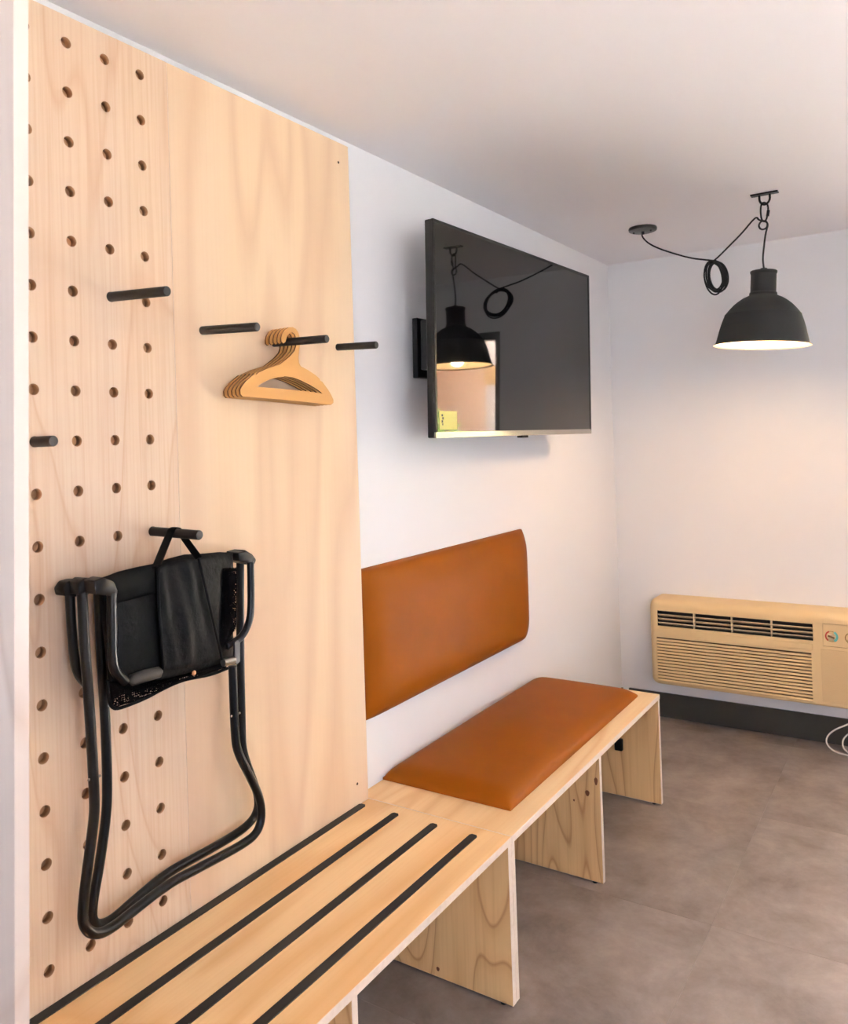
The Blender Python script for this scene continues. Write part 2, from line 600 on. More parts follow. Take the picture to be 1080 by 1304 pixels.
def perforated_panel():
    bm = bmesh.new()
    cols = range(-3, 4)
    rows = range(0, 19)
    NS = 16
    for c in cols:
        for rw in rows:
            cy, cz = HY0 + SY * c, HZ0 - SZ * rw
            inner, outer, back = [], [], []
            for k in range(NS):
                t = 2 * math.pi * k / NS
                cs, sn = math.cos(t), math.sin(t)
                mx = max(abs(cs), abs(sn))
                inner.append(bm.verts.new((0, cy + HR * cs, cz + HR * sn)))
                back.append(bm.verts.new((-HOLE_D, cy + HR * cs, cz + HR * sn)))
                outer.append(bm.verts.new((0, cy + SY / 2 * cs / mx, cz + SZ / 2 * sn / mx)))
            for k in range(NS):
                k2 = (k + 1) % NS
                bm.faces.new((inner[k], outer[k], outer[k2], inner[k2]))
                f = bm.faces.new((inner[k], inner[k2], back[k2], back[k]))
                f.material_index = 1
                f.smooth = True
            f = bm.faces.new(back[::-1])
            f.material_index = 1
    ga, gb = HY0 - 3 * SY - SY / 2, HY0 + 3 * SY + SY / 2
    za, zb = HZ0 - 18 * SZ - SZ / 2, HZ0 + SZ / 2
    zb = min(zb, P_Z1)

    def quad(y0, y1, z0, z1):
        vs_ = [bm.verts.new(p) for p in ((0, y0, z0), (0, y1, z0), (0, y1, z1), (0, y0, z1))]
        bm.faces.new(vs_)
    quad(P_Y0, ga, P_Z0, P_Z1)
    quad(gb, P_Y1, P_Z0, P_Z1)
    if zb < P_Z1:
        quad(ga, gb, zb, P_Z1)
    if za > P_Z0:
        quad(ga, gb, P_Z0, za)
    # perimeter and back
    for (a, b) in (((P_Y0, P_Z0), (P_Y1, P_Z0)), ((P_Y1, P_Z0), (P_Y1, P_Z1)), ((P_Y1, P_Z1), (P_Y0, P_Z1)), ((P_Y0, P_Z1), (P_Y0, P_Z0))):
        f = bm.faces.new([bm.verts.new(p) for p in ((0, *a), (0, *b), (-PEG_T, *b), (-PEG_T, *a))])
        f.material_index = 2
    bm.faces.new([bm.verts.new(p) for p in ((-PEG_T, P_Y0, P_Z0), (-PEG_T, P_Y1, P_Z0), (-PEG_T, P_Y1, P_Z1), (-PEG_T, P_Y0, P_Z1))])
    # clamp the grid overshoot at top and bottom to the panel outline
    for v in bm.verts:
        v.co.z = min(max(v.co.z, P_Z0), P_Z1)
    me = bpy.data.meshes.new('pegboard_panel')
    bm.to_mesh(me)
    bm.free()
    return me


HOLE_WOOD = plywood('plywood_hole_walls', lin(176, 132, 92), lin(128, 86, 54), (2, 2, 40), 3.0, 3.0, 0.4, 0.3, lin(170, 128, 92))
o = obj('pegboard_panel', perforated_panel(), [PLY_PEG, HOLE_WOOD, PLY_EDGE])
tag(o, 'pale plywood wall panel drilled with a grid of peg holes', 'wall panel')


def ply_box(name, x0, x1, y0, y1, z0, z1, face_mat, axis, parent=None, bev=0.0012):
    """Board whose two faces normal to axis show veneer and whose rim shows the ply edge."""
    bm = nbox(x0, x1, y0, y1, z0, z1, bev=bev, seg=1)
    bmesh.ops.recalc_face_normals(bm, faces=bm.faces[:])
    for f in bm.faces:
        f.material_index = 0 if abs(f.normal[axis]) > 0.9 else 1
    return obj(name, bm, [face_mat, PLY_EDGE], parent)


pp = empty('plain_panel', (0, 1.55, 0.439), 'smooth pale plywood wall panel between pegboard and white wall', 'wall panel')
ply_box('board', -0.0385, 0.0, 1.2205, 1.8835, 0.439, 2.361, PLY_PLAIN, 0, pp, bev=0.0004)
SCREW = mat('brown_screw_hole', lin(70, 44, 26), 0.8)
for (y, z) in ((1.836, 2.302), (1.833, 0.50)):
    obj('screw', lathe(bmesh.new(), [(0.0001, 0.0008), (0.0028, 0.0012), (0.004, 0.0)], (0, y, z), 12, 'X'), SCREW, pp)

pt = empty('partition', (0.28, 0.535, 0), 'pale plywood partition standing at right angles to pegboard', 'partition')
pa, pb = pix(36, 0, 1, 0.544), pix(37.5, 1304, 1, 0.544)
slope = (pa.x - pb.x) / (pa.z - pb.z)
xt, xb = pa.x + slope * (CEIL - pa.z), pb.x + slope * (0.0 - pb.z)
bm = prism(bmesh.new(), [(ROOM_X0, 0.526, 0.0), (xb, 0.526, 0.0), (xt, 0.526, CEIL), (ROOM_X0, 0.526, CEIL)], (0, 0.018, 0))
obj('board', bm, PLY_SIDE, pt)

# ------------------------------------------------------------------ benches
B_TOP, B_T, B_X1 = 0.439, 0.019, 0.468
FOOT = mat('black_foot_pad', lin(22, 20, 18), 0.6)


def bench_leg(parent, y1, m, x0=0.0):
    leg = ply_box('leg', x0, B_X1 - 0.002, y1 - 0.018, y1, 0.006, B_TOP - B_T, m, 1, parent)
    for x in (x0 + 0.06, B_X1 - 0.035):
        obj('foot', lathe(bmesh.new(), [(0.008, 0.0), (0.008, 0.006)], (x, y1 - 0.009, 0), 12), FOOT, leg)
    return leg


JY = 1.884
b1 = empty('slatted_bench', (0.23, 1.2, 0), 'plywood bench with black inlaid grip strips below the pegs', 'bench')
ply_box('bench_top', 0.0005, B_X1, 0.5445, JY - 0.0006, B_TOP - B_T, B_TOP, PLY_TOP, 2, b1)
bench_leg(b1, 0.58, PLY_LEG[4])
bench_leg(b1, 1.224, PLY_LEG[0])
KNOT = mat('brown_knot', lin(112, 62, 30), 0.7)


def knot(leg, px, py, yf, rx, rz):
    p = pix(px, py, 1, yf)
    bm = prism(bmesh.new(), [(p.x + rx * math.cos(t) * (1 + 0.15 * math.sin(3 * t)), yf - 0.0003, p.z + rz * math.sin(t)) for t in [2 * math.pi * k / 12 for k in range(12)]], (0, 0.0006, 0))
    obj('knot', bm, KNOT, leg)


lg = bench_leg(b1, JY - 0.0006, PLY_LEG[1])
knot(lg, 557.8, 1234, JY - 0.0186, 0.005, 0.006)
for xc in (0.0125, 0.1285, 0.2565, 0.379):
    bm = bmesh.new()
    hw, ye, y0 = 0.0112, 1.842, 0.60
    outline = [(xc - hw, y0), (xc + hw, y0), (xc + hw, ye - 0.006), (xc + hw * 0.6, ye), (xc - hw * 0.6, ye), (xc - hw, ye - 0.006)]
    prism(bm, [(x, y, B_TOP) for x, y in outline], (0, 0, 0.0025))
    obj('grip_strip', bm, STRIP, b1)

b2 = empty('cushion_bench', (0.23, 2.5, 0), 'plywood bench carrying the tan seat cushion', 'bench')
ply_box('bench_top', ROOM_X0 + 0.0005, B_X1, JY + 0.0006, 3.2, B_TOP - B_T, B_TOP, PLY_TOP2, 2, b2)
bench_leg(b2, JY + 0.0186, PLY_LEG[3])
lg = bench_leg(b2, 2.545, PLY_LEG[2], x0=-0.015)
knot(lg, 748, 1010, 2.527, 0.0075, 0.010)
knot(lg, 759, 995, 2.527, 0.006, 0.013)
knot(lg, 731, 1019, 2.527, 0.003, 0.004)
bench_leg(b2, 3.2, PLY_LEG[3], x0=-0.015)


def cushion(name, ulen, vlen, thick, rad, fn, label, cat, nu=60, nv=30, crown=0.012):
    """Upholstered pad: rounded rim, slightly crowned face. fn maps (u, v, h) to world."""
    bm = bmesh.new()

    def us(n, L):
        # denser towards the rim
        out = []
        for i in range(n + 1):
            t = i / n
            s = 0.5 - 0.5 * math.cos(math.pi * t)
            out.append((0.35 * t + 0.65 * s) * L)
        return out
    U, V = us(nu, ulen), us(nv, vlen)

    def prof(dist):
        k = min(dist / rad, 1.0)
        return math.sqrt(max(0.0, 1 - (1 - k) ** 2.2))
    top = []
    for u in U:
        row = []
        for v in V:
            du, dv = min(u, ulen - u), min(v, vlen - v)
            e = prof(du) * prof(dv)
            cr = crown * max(0.0, math.sin(math.pi * u / ulen)) ** 0.6 * max(0.0, math.sin(math.pi * v / vlen)) ** 0.6
            row.append(bm.verts.new(fn(u, v, thick * 0.16 + thick * 0.84 * e + cr * e)))
        top.append(row)
    for i in range(nu):
        for j in range(nv):
            bm.faces.new((top[i][j], top[i + 1][j], top[i + 1][j + 1], top[i][j + 1]))
    rim = [top[i][0] for i in range(nu)] + [top[nu][j] for j in range(nv)] + [top[i][nv] for i in range(nu, 0, -1)] + [top[0][j] for j in range(nv, 0, -1)]
    rim_uv = [(U[i], V[0]) for i in range(nu)] + [(U[nu], V[j]) for j in range(nv)] + [(U[i], V[nv]) for i in range(nu, 0, -1)] + [(U[0], V[j]) for j in range(nv, 0, -1)]
    low = [bm.verts.new(fn(u, v, 0.0)) for u, v in rim_uv]
    n = len(rim)
    for k in range(n):
        bm.faces.new((rim[k], rim[(k + 1) % n], low[(k + 1) % n], low[k]))
    bm.faces.new(low)
    return tag(obj(name, bm, LEATHER, smooth=True), label, cat)


cushion('seat_cushion', 1.122, 0.440, 0.038, 0.07, lambda u, v, h: Vector((-0.039 + v, 2.01 + u, B_TOP + h)),
        'flat tan leather seat cushion lying on the bench', 'cushion')
cushion('back_cushion', 1.135, 0.452, 0.056, 0.10, lambda u, v, h: Vector((ROOM_X0 + 0.0005 + h, 1.886 + u, 0.650 + v)),
        'tan leather backrest cushion fixed to the white wall', 'cushion')

# small black power adapter under the bench
ad = empty('power_adapter', (0.30, 3.18, 0.2), 'small black power adapter on the inside of the last bench leg', 'adapter')
obj('adapter_body', nbox(0.285, 0.318, 3.160, 3.1818, 0.195, 0.243, bev=0.005), BLACK_PLASTIC, ad, smooth=True)
obj('cord', ntube(chaikin([(0.302, 3.165, 0.24), (0.30, 3.150, 0.30), (0.27, 3.14, 0.36), (0.2, 3.13, 0.415)], 3), 0.003, 8), BLACK_PLASTIC, ad, smooth='all')

# ------------------------------------------------------------------ pegs
PEG_END = mat('cut_end_of_dowel', lin(52, 50, 50), 0.6)


def peg(root_y, root_z, length, droop, label, x0=0.0003):
    e = empty('coat_peg', (0, root_y, root_z), label, 'peg', 'black dowel pegs on the plywood')
    n = Vector((1, 0, -droop)).normalized()
    a = Vector((0, root_y, root_z))
    p0, p1 = a + n * x0, a + n * length
    bm = ntube([p0, p1 - n * 0.0015, p1], [0.0102, 0.0102, 0.0092], 20)
    obj('dowel', bm, BLACK_WOOD, e, smooth=True)
    bm = ntube([p1, p1 + n * 0.0006], 0.0086, 20)
    obj('end_grain', bm, PEG_END, e)
    return e


peg(HY0 + 2 * SY, HZ0 - 5 * SZ, 0.176, 0.06, 'black peg sticking out of a drilled hole high in the pegboard', -0.012)
peg(HY0, HZ0 - 8 * SZ, 0.06, 0.0, 'short black peg pushed deep into the pegboard', -0.012)
peg(HY0 + 3 * SY, HZ0 - 10 * SZ, 0.148, 0.02, 'black peg that the folding chair hangs from', -0.012)
peg(1.303, 1.759, 0.177, 0.055, 'empty black peg between pegboard and hangers')
pk = pix(416, 431.5, 0, 0.177)
peg(pk.y, pk.z + 0.006, 0.178, 0.034, 'black peg carrying the bunch of hangers')
peg(1.806, 1.760, 0.138, 0.045, 'black peg near the plywood edge beside the television')

# ------------------------------------------------------------------ hangers
HANG = mat('tan_fibreboard', lin(194, 141, 76), 0.6, bump=(500, 0.15, 0.0004))
HANG_EDGE = mat('brown_cut_edge', lin(104, 64, 26), 0.8)
HX = 0.060


def hz(x, y):
    p = pix(270 + x / 4.696, 390 + y / 4.696, 0, HX)
    return (p.y, p.z)


outer = [(165, 500), (176, 478), (200, 448), (232, 420), (252, 403), (262, 408), (272, 397), (330, 370), (400, 349), (428, 328), (462, 300), (490, 268), (499, 240),
         (499, 190), (493, 168), (478, 157), (462, 160), (450, 172), (442, 190), (436, 212), (424, 224), (412, 212), (411, 190), (417, 165), (432, 141), (455, 126), (478, 125), (498, 136), (511, 155), (519, 180),
         (523, 225), (517, 270), (514, 310), (517, 340), (528, 360), (570, 382), (612, 410), (638, 432), (644, 446), (656, 452), (690, 498), (708, 528), (722, 558), (722, 578), (708, 590), (560, 574), (400, 558), (180, 540), (168, 527)]
inner = [(265, 483), (290, 462), (330, 442), (380, 427), (430, 420), (480, 427), (530, 445), (580, 470), (625, 497), (656, 521), (560, 508), (420, 495)]


def hanger_mesh():
    bm = bmesh.new()
    from mathutils.geometry import tessellate_polygon
    oc = [Vector((0, *hz(*p))) for p in outer]
    ic = [Vector((0, *hz(*p))) for p in inner]
    tris = tessellate_polygon([oc, ic])
    allp = oc + ic
    t = 0.0045
    fr = [bm.verts.new(p + Vector((t / 2, 0, 0))) for p in allp]
    bk = [bm.verts.new(p - Vector((t / 2, 0, 0))) for p in allp]
    for a, b, c in tris:
        bm.faces.new((fr[a], fr[b], fr[c]))
        bm.faces.new((bk[c], bk[b], bk[a]))
    for off, n in ((0, len(oc)), (len(oc), len(ic))):
        for i in range(n):
            a, b = off + i, off + (i + 1) % n
            f = bm.faces.new((fr[a], fr[b], bk[b], bk[a]))
            f.material_index = 1
    me = bpy.data.meshes.new('clothes_hanger')
    bmesh.ops.recalc_face_normals(bm, faces=bm.faces[:])
    bm.to_mesh(me)
    bm.free()
    me.materials.append(HANG)
    me.materials.append(HANG_EDGE)
    return me


hm = hanger_mesh()
N_H = 5
for k in range(N_H):
    h = bpy.data.objects.new('clothes_hanger', hm)
    COL.objects.link(h)
    h.location = (HX - 0.0125 * k, -0.0008 * k, -0.0002 * k)
    lab = ('tan fibreboard hanger at the open front of the bunch on the peg',
           'tan fibreboard hanger tucked directly behind the front one of the bunch',
           'tan fibreboard hanger, third from the plywood in the bunch of five',
           'tan fibreboard hanger, second from the plywood in the bunch of five',
           'tan fibreboard hanger of the bunch closest to the plywood')[k]
    tag(h, lab, 'hanger', 'hangers on one peg')

# ------------------------------------------------------------------ folded camping chair on the peg
FABRIC = mat('black_woven_fabric', lin(6, 6, 6), 0.7, spec=0.2, bump=(55, 0.5, 0.006))
WEB = mat('black_webbing', lin(6, 6, 6), 0.7, spec=0.15, bump=(900, 0.2, 0.0005))
MESH_GREY = mat('dark_grey_mesh_roll', lin(48, 45, 42), 0.7, bump=(1300, 0.4, 0.0006))


def net_mat():
    m = bpy.data.materials.new('black_open_net')
    m.use_nodes = True
    nt = m.node_tree
    nt.nodes.clear()
    o_ = nt.nodes.new('ShaderNodeOutputMaterial')
    t = nt.nodes.new('ShaderNodeBsdfTransparent')
    df = nt.nodes.new('ShaderNodeBsdfDiffuse')
    df.inputs[0].default_value = lin(14, 13, 13)
    v = mapping(nt, (1, 1, 1))
    vo = nt.nodes.new('ShaderNodeTexVoronoi')
    vo.inputs['Scale'].default_value = 230
    vo.inputs['Randomness'].default_value = 0.25
    nt.links.new(v, vo.inputs['Vector'])
    lt = math_n(nt, 'LESS_THAN', vo.outputs['Distance'], 0.36)
    mx = nt.nodes.new('ShaderNodeMixShader')
    nt.links.new(lt, mx.inputs[0])
    nt.links.new(df.outputs[0], mx.inputs[1])
    nt.links.new(t.outputs[0], mx.inputs[2])
    nt.links.new(mx.outputs[0], o_.inputs[0])
    return m


NET = net_mat()
ch = empty('folding_chair', (0.06, 1.15, 0.55), 'black folded camping chair hanging by its strap from a peg', 'chair')


def path(pts, X):
    out = []
    for i, p in enumerate(pts):
        x = X if not isinstance(X, (list, tuple)) else X[0] + (X[1] - X[0]) * i / (len(pts) - 1)
        out.append(pix(p[0], p[1], 0, x))
    return out


A = [(104, 748), (108, 830), (113, 885), (121, 1020), (119, 1050), (112, 1100), (106, 1150), (105, 1176), (116, 1190), (136, 1187), (170, 1160), (215, 1125), (250, 1107), (312, 1074), (328, 1060), (334, 1040), (331, 1015), (318, 988), (302, 957), (299, 935), (296, 848)]
obj('leg_frame', ntube(chaikin(path(A, 0.075), 3), 0.0098, 12), BLACK_METAL, ch, smooth='all')
Bp = [(125, 748), (130, 850), (135, 930), (137, 1015), (134, 1050), (127, 1100), (116, 1160), (119, 1178), (138, 1176), (170, 1147), (212, 1112), (247, 1093), (300, 1063), (320, 1047), (329, 1030), (328, 1010), (320, 988), (309, 957), (308, 930), (306, 830), (306, 716)]
obj('leg_frame', ntube(chaikin(path(Bp, 0.03), 3), 0.0098, 12), BLACK_METAL, ch, smooth='all')
obj('armrest', ntube(chaikin(path([(89, 757), (91, 800), (95, 842), (99, 858), (111, 872)], 0.03), 3), 0.0092, 12), BLACK_METAL, ch, smooth='all')
obj('armrest', ntube(chaikin(path([(142, 755), (142.5, 800), (143, 838), (146, 856), (160, 868)], 0.112), 3), 0.0095, 12), BLACK_METAL, ch, smooth='all')
obj('armrest', ntube(chaikin(path([(319, 716), (320, 770), (318, 792), (308, 812), (289, 823)], 0.095), 3), 0.0085, 12), BLACK_METAL, ch, smooth='all')


def cap_piece(poly, X0, X1, name='joint_cap'):
    bm = bmesh.new()
    prism(bm, [pix(x, y, 0, X1) for x, y in poly], (X0 - X1, 0, 0))
    bmesh.ops.bevel(bm, geom=bm.edges[:], offset=0.002, segments=1, affect='EDGES')
    return obj(name, bm, BLACK_PLASTIC, ch, smooth=True)


cap_piece([(80, 750), (86, 741), (97, 738), (113, 738), (114, 757), (98, 760), (82, 759)], 0.03, 0.06)
cap_piece([(100, 742), (108, 736), (126, 737), (128, 745), (114, 752), (101, 758)], 0.055, 0.088)
cap_piece([(120, 740), (132, 735), (146, 741), (151, 754), (148, 760), (123, 757)], 0.085, 0.12)
cap_piece([(301, 703), (312, 700), (322, 706), (327, 713), (324, 720), (303, 716)], 0.025, 0.06)
cap_piece([(304, 704), (313, 702), (324, 709), (323, 718), (306, 715)], 0.06, 0.10)
obj('cross_rod', ntube(path([(296, 711), (312, 708)], 0.06), 0.006, 10), STEEL, ch, smooth=True)

# fabric back: a soft slab with a sagging lower edge
TOPE = [(124, 738), (150, 728), (175, 722), (195, 718), (215, 711), (235, 706), (258, 705), (280, 703), (297, 704)]
BOTE = [(141, 892), (158, 884), (178, 880), (200, 876), (218, 869), (235, 862), (252, 860), (275, 856), (297, 838)]


def fabric_sheet(top, bot, X, thick, nv=18, bulge=0.012, ripple=0.002, seed=1):
    rnd = random.Random(seed)
    ph = [rnd.random() * 6 for _ in range(4)]
    bm = bmesh.new()
    n = 40
    front, back = [], []

    def lerp_poly(poly, t):
        s = t * (len(poly) - 1)
        i = min(int(s), len(poly) - 2)
        w = s - i
        return (poly[i][0] * (1 - w) + poly[i + 1][0] * w, poly[i][1] * (1 - w) + poly[i + 1][1] * w)
    for i in range(n + 1):
        t = i / n
        a, b = lerp_poly(top, t), lerp_poly(bot, t)
        fr, bk = [], []
        for j in range(nv + 1):
            s = j / nv
            p = pix(a[0] + (b[0] - a[0]) * s, a[1] + (b[1] - a[1]) * s, 0, X)
            e = max(0.0, min(1.0, 6 * t, 6 * (1 - t))) ** 0.5 * max(0.0, min(1.0, 8 * s, 8 * (1 - s))) ** 0.5
            h = thick * 0.5 * e + bulge * math.sin(math.pi * t) * math.sin(math.pi * s)
            h += ripple * e * (math.sin(9 * t + 3 * s + ph[0]) + 0.6 * math.sin(21 * t - 4 * s + ph[1]) + 0.4 * math.sin(14 * s + 5 * t + ph[2]))
            fr.append(bm.verts.new(p + Vector((h, 0, 0))))
            bk.append(bm.verts.new(p + Vector((-thick * 0.5 * e - 0.0005, 0, 0))))
        front.append(fr)
        back.append(bk)
    for i in range(n):
        for j in range(nv):
            bm.faces.new((front[i][j], front[i + 1][j], front[i + 1][j + 1], front[i][j + 1]))
            bm.faces.new((back[i][j], back[i][j + 1], back[i + 1][j + 1], back[i + 1][j]))
    for i in range(n):
        bm.faces.new((front[i][0], back[i][0], back[i + 1][0], front[i + 1][0]))
        bm.faces.new((front[i][nv], front[i + 1][nv], back[i + 1][nv], back[i][nv]))
    for j in range(nv):
        bm.faces.new((front[0][j], front[0][j + 1], back[0][j + 1], back[0][j]))
        bm.faces.new((front[n][j], back[n][j], back[n][j + 1], front[n][j + 1]))
    return bm


obj('fabric_back', fabric_sheet(TOPE, BOTE, 0.082, 0.03, bulge=0.006), FABRIC, ch, smooth='all')
flap = obj('fabric_flap', fabric_sheet([(200, 724), (218, 716), (236, 712), (253, 712)], [(207, 853), (228, 853), (252, 848), (282, 838)], 0.112, 0.006, bulge=0.006, ripple=0.0035, seed=4), FABRIC, ch, smooth='all')
for pts in ([(200, 722), (203, 780), (208, 852)], [(253, 711), (268, 775), (283, 840)]):
    obj('binding', ntube(path(pts, 0.118), 0.003, 8), WEB, flap, smooth='all')
obj('top_band', fabric_sheet([(124, 737), (160, 726), (198, 718)], [(134, 772), (165, 764), (199, 755)], 0.101, 0.005, ripple=0.001, seed=6), WEB, ch, smooth='all')
obj('rolled_pocket', ntube(path([(164, 867), (168, 866), (186, 860), (202, 856), (206, 855)], 0.113), [0.004, 0.0115, 0.0125, 0.0115, 0.004], 14), MESH_GREY, ch, smooth='all')
# net pocket bag hanging below
bm = fabric_sheet([(137, 868), (170, 868), (205, 866), (245, 856), (290, 842)], [(143, 902), (172, 893), (205, 879), (245, 864), (288, 850)], 0.098, 0.006, ripple=0.0008, seed=9)
net = obj('net_pocket', bm, NET, ch, smooth='all')
rim_pts = [(137, 866), (138, 890), (142, 901), (150, 903), (172, 895), (190, 887), (208, 877), (230, 867), (248, 863), (270, 859), (290, 851)]
obj('pocket_rim', ntube(chaikin(path(rim_pts, 0.098), 2), 0.0035, 8), WEB, net, smooth='all')
obj('net_side', fabric_sheet([(284, 724), (303, 722)], [(280, 830), (301, 800)], 0.100, 0.003, ripple=0.0005, seed=3), NET, ch, smooth='all')
# carrying strap over the peg
zp = HZ0 - 10 * SZ
yp = HY0 + 3 * SY
Xs = 0.072
s0, s1 = pix(199, 722, 0, 0.112), pix(254, 712, 0, 0.112)
peg_top = Vector((Xs, yp, zp - 0.0015 + 0.0102 + 0.0022))
strap = [s0, s0.lerp(Vector((Xs, yp - 0.016, zp - 0.004)), 0.75), Vector((Xs, yp - 0.0128, zp)), Vector((Xs, yp - 0.0085, zp + 0.0085)), peg_top,
         Vector((Xs, yp + 0.0085, zp + 0.0085)), Vector((Xs, yp + 0.0128, zp)), s1.lerp(Vector((Xs, yp + 0.016, zp - 0.004)), 0.75), s1]
obj('strap', ntube(chaikin(strap, 2), 0.0013, 10, flat=0.012, up=(1, 0, 0)), WEB, ch, smooth='all')
# hinge lever, spacer, button, rivets
LEVER = mat('grey_hinge_metal', lin(72, 72, 74), 0.4, metal=0.4)
bm = bmesh.new()
prism(bm, [pix(x, y, 0, 0.112) for x, y in [(299, 818), (303, 815), (306, 819), (305, 832), (306, 842), (302, 846), (298, 842), (299, 832)]], (-0.004, 0, 0))
obj('hinge_lever', bm, LEVER, ch)
obj('spacer', ntube(path([(284, 844), (298, 840)], 0.108), 0.0085, 14), STEEL, ch, smooth=True)
COPPER = mat('copper_button', lin(196, 142, 100), 0.35, metal=0.7)
bp_ = pix(247, 857, 0, 0.122)
obj('button', lathe(bmesh.new(), [(0.0001, 0.002), (0.0045, 0.0015), (0.0055, 0.0)], bp_, 14, 'X'), COPPER, ch, smooth=True)
for (x, y, X) in ((113, 993, 0.0835), (127, 988, 0.038), (294.5, 912, 0.0835), (305, 908, 0.038)):
    p = pix(x, y, 0, X)
    obj('rivet', lathe(bmesh.new(), [(0.0001, 0.0022), (0.002, 0.0018), (0.003, 0.0)], p, 10, 'X'), STEEL, ch, smooth=True)

# ------------------------------------------------------------------ television
TVB = mat('dark_grey_television_frame', lin(26, 25, 24), 0.35, metal=0.3)
SCREEN = mat('glossy_black_screen', lin(15, 14, 13), 0.03, spec=0.5)
CHROME = mat('polished_bottom_edge', lin(170, 165, 158), 0.18, metal=0.9)
tv_y0, tv_y1, tv_z0, tv_z1 = 2.128, 3.335, 1.490, 2.178
tv = empty('television', (0.122, tv_y0, tv_z0), 'large black flat screen television on a wall bracket', 'television')
W_TV, H_TV = tv_y1 - tv_y0, tv_z1 - tv_z0
# built in local axes: y along the screen, z up, +x towards the room
L0 = tv.location


def tvbox(name, x0, x1, y0, y1, z0, z1, m, bev=0.0, parent=None):
    bm = nbox(x0, x1, y0, y1, z0, z1, bev=bev, seg=2)
    me = bpy.data.meshes.new(name)
    bm.to_mesh(me)
    bm.free()
    me.materials.append(m)
    o_ = bpy.data.objects.new(name, me)
    COL.objects.link(o_)
    o_.parent = parent or tv
    return o_


tvbox('housing', -0.032, -0.004, 0.0, W_TV, 0.0, H_TV, TVB, 0.004)
tvbox('rear_bulge', -0.062, -0.030, 0.18, W_TV - 0.18, 0.05, H_TV - 0.2, BLACK_PLASTIC, 0.008)
tvbox('screen', -0.006, -0.001, 0.010, W_TV - 0.010, 0.020, H_TV - 0.010, SCREEN)
for nm, (ya, yb, za, zb), m in (('top_bezel', (0, W_TV, H_TV - 0.010, H_TV), TVB), ('side_bezel', (0, 0.010, 0.016, H_TV - 0.010), TVB),
                                ('side_bezel', (W_TV - 0.010, W_TV, 0.016, H_TV - 0.010), TVB), ('bottom_bezel', (0, W_TV, 0.0, 0.020), CHROME)):
    tvbox(nm, -0.006, 0.001, ya, yb, za, zb, m, 0.001)
tvbox('sensor', -0.02, 0.001, W_TV * 0.47, W_TV * 0.47 + 0.05, -0.008, 0.001, BLACK_PLASTIC, 0.001)
yaw = math.atan2(0.045, 1.177)
tv.rotation_euler = (0, math.radians(1.2), -yaw)
# bracket: wall plate, arm and head plate (in the television's own axes)
bk = empty('bracket', (0, 0, 0))
bk.parent = tv
tvbox('wall_plate', -0.158, -0.136, 0.10, 0.20, 0.20, 0.40, BLACK_METAL, 0.003)
tvbox('arm', -0.140, -0.075, 0.13, 0.17, 0.25, 0.35, BLACK_METAL, 0.003)
tvbox('head_plate', -0.085, -0.060, 0.045, 0.75, 0.22, 0.38, BLACK_METAL, 0.003)
bpy.data.objects.remove(bk)
PATCH = mat('yellow_green_patch', lin(206, 196, 104), 0.5)
patch = tvbox('screen_patch', -0.001, -0.0006, 0.022, 0.125, 0.026, 0.085, PATCH)  # yellow-green rectangle with dark marks, low on the screen
bm = bmesh.new()
for k, (za, zb, ya, yb) in enumerate(((0.068, 0.075, 0.034, 0.042), (0.058, 0.066, 0.038, 0.046), (0.048, 0.056, 0.034, 0.042), (0.040, 0.046, 0.037, 0.043))):
    box(bm, -0.0006, -0.0003, ya, yb, za, zb)
me = bpy.data.meshes.new('screen_patch_marks')
bm.to_mesh(me)
bm.free()
me.materials.append(BLACK_PLASTIC)
o_ = bpy.data.objects.new('screen_patch_marks', me)
COL.objects.link(o_)
o_.parent = patch

# ------------------------------------------------------------------ pendant lamp
SHADE = mat('dark_grey_rubber_shade', lin(33, 31, 30), 0.75, bump=(300, 0.25, 0.0008))
SHADE_IN = mat('white_shade_lining', lin(240, 225, 200), 0.6)
CORD = mat('black_textile_cord', lin(20, 18, 17), 0.7)
HK = pix(973.5, 246, 2, CEIL)
HK.z = CEIL
LP = pix(976.5, 440, 1, HK.y)
LX, LY, LZ = LP.x, LP.y, LP.z
lamp = empty('pendant_lamp', (LX, LY, LZ), 'dark grey dome pendant lamp hanging from a ceiling hook', 'lamp')
prof = [(0.1775, 0.000), (0.1765, 0.003), (0.170, 0.007), (0.1655, 0.022), (0.161, 0.041), (0.155, 0.066), (0.148, 0.090), (0.1385, 0.117), (0.1385, 0.1195), (0.1365, 0.121),
        (0.122, 0.140), (0.107, 0.157), (0.092, 0.170), (0.074, 0.183), (0.054, 0.1925), (0.050, 0.1965), (0.0505, 0.203), (0.0465, 0.208), (0.0465, 0.278), (0.049, 0.281), (0.049, 0.288), (0.046, 0.290)]
bm = lathe(bmesh.new(), prof + [(0.012, 0.291), (0.012, 0.300), (0.006, 0.301)], (LX, LY, LZ), 64)
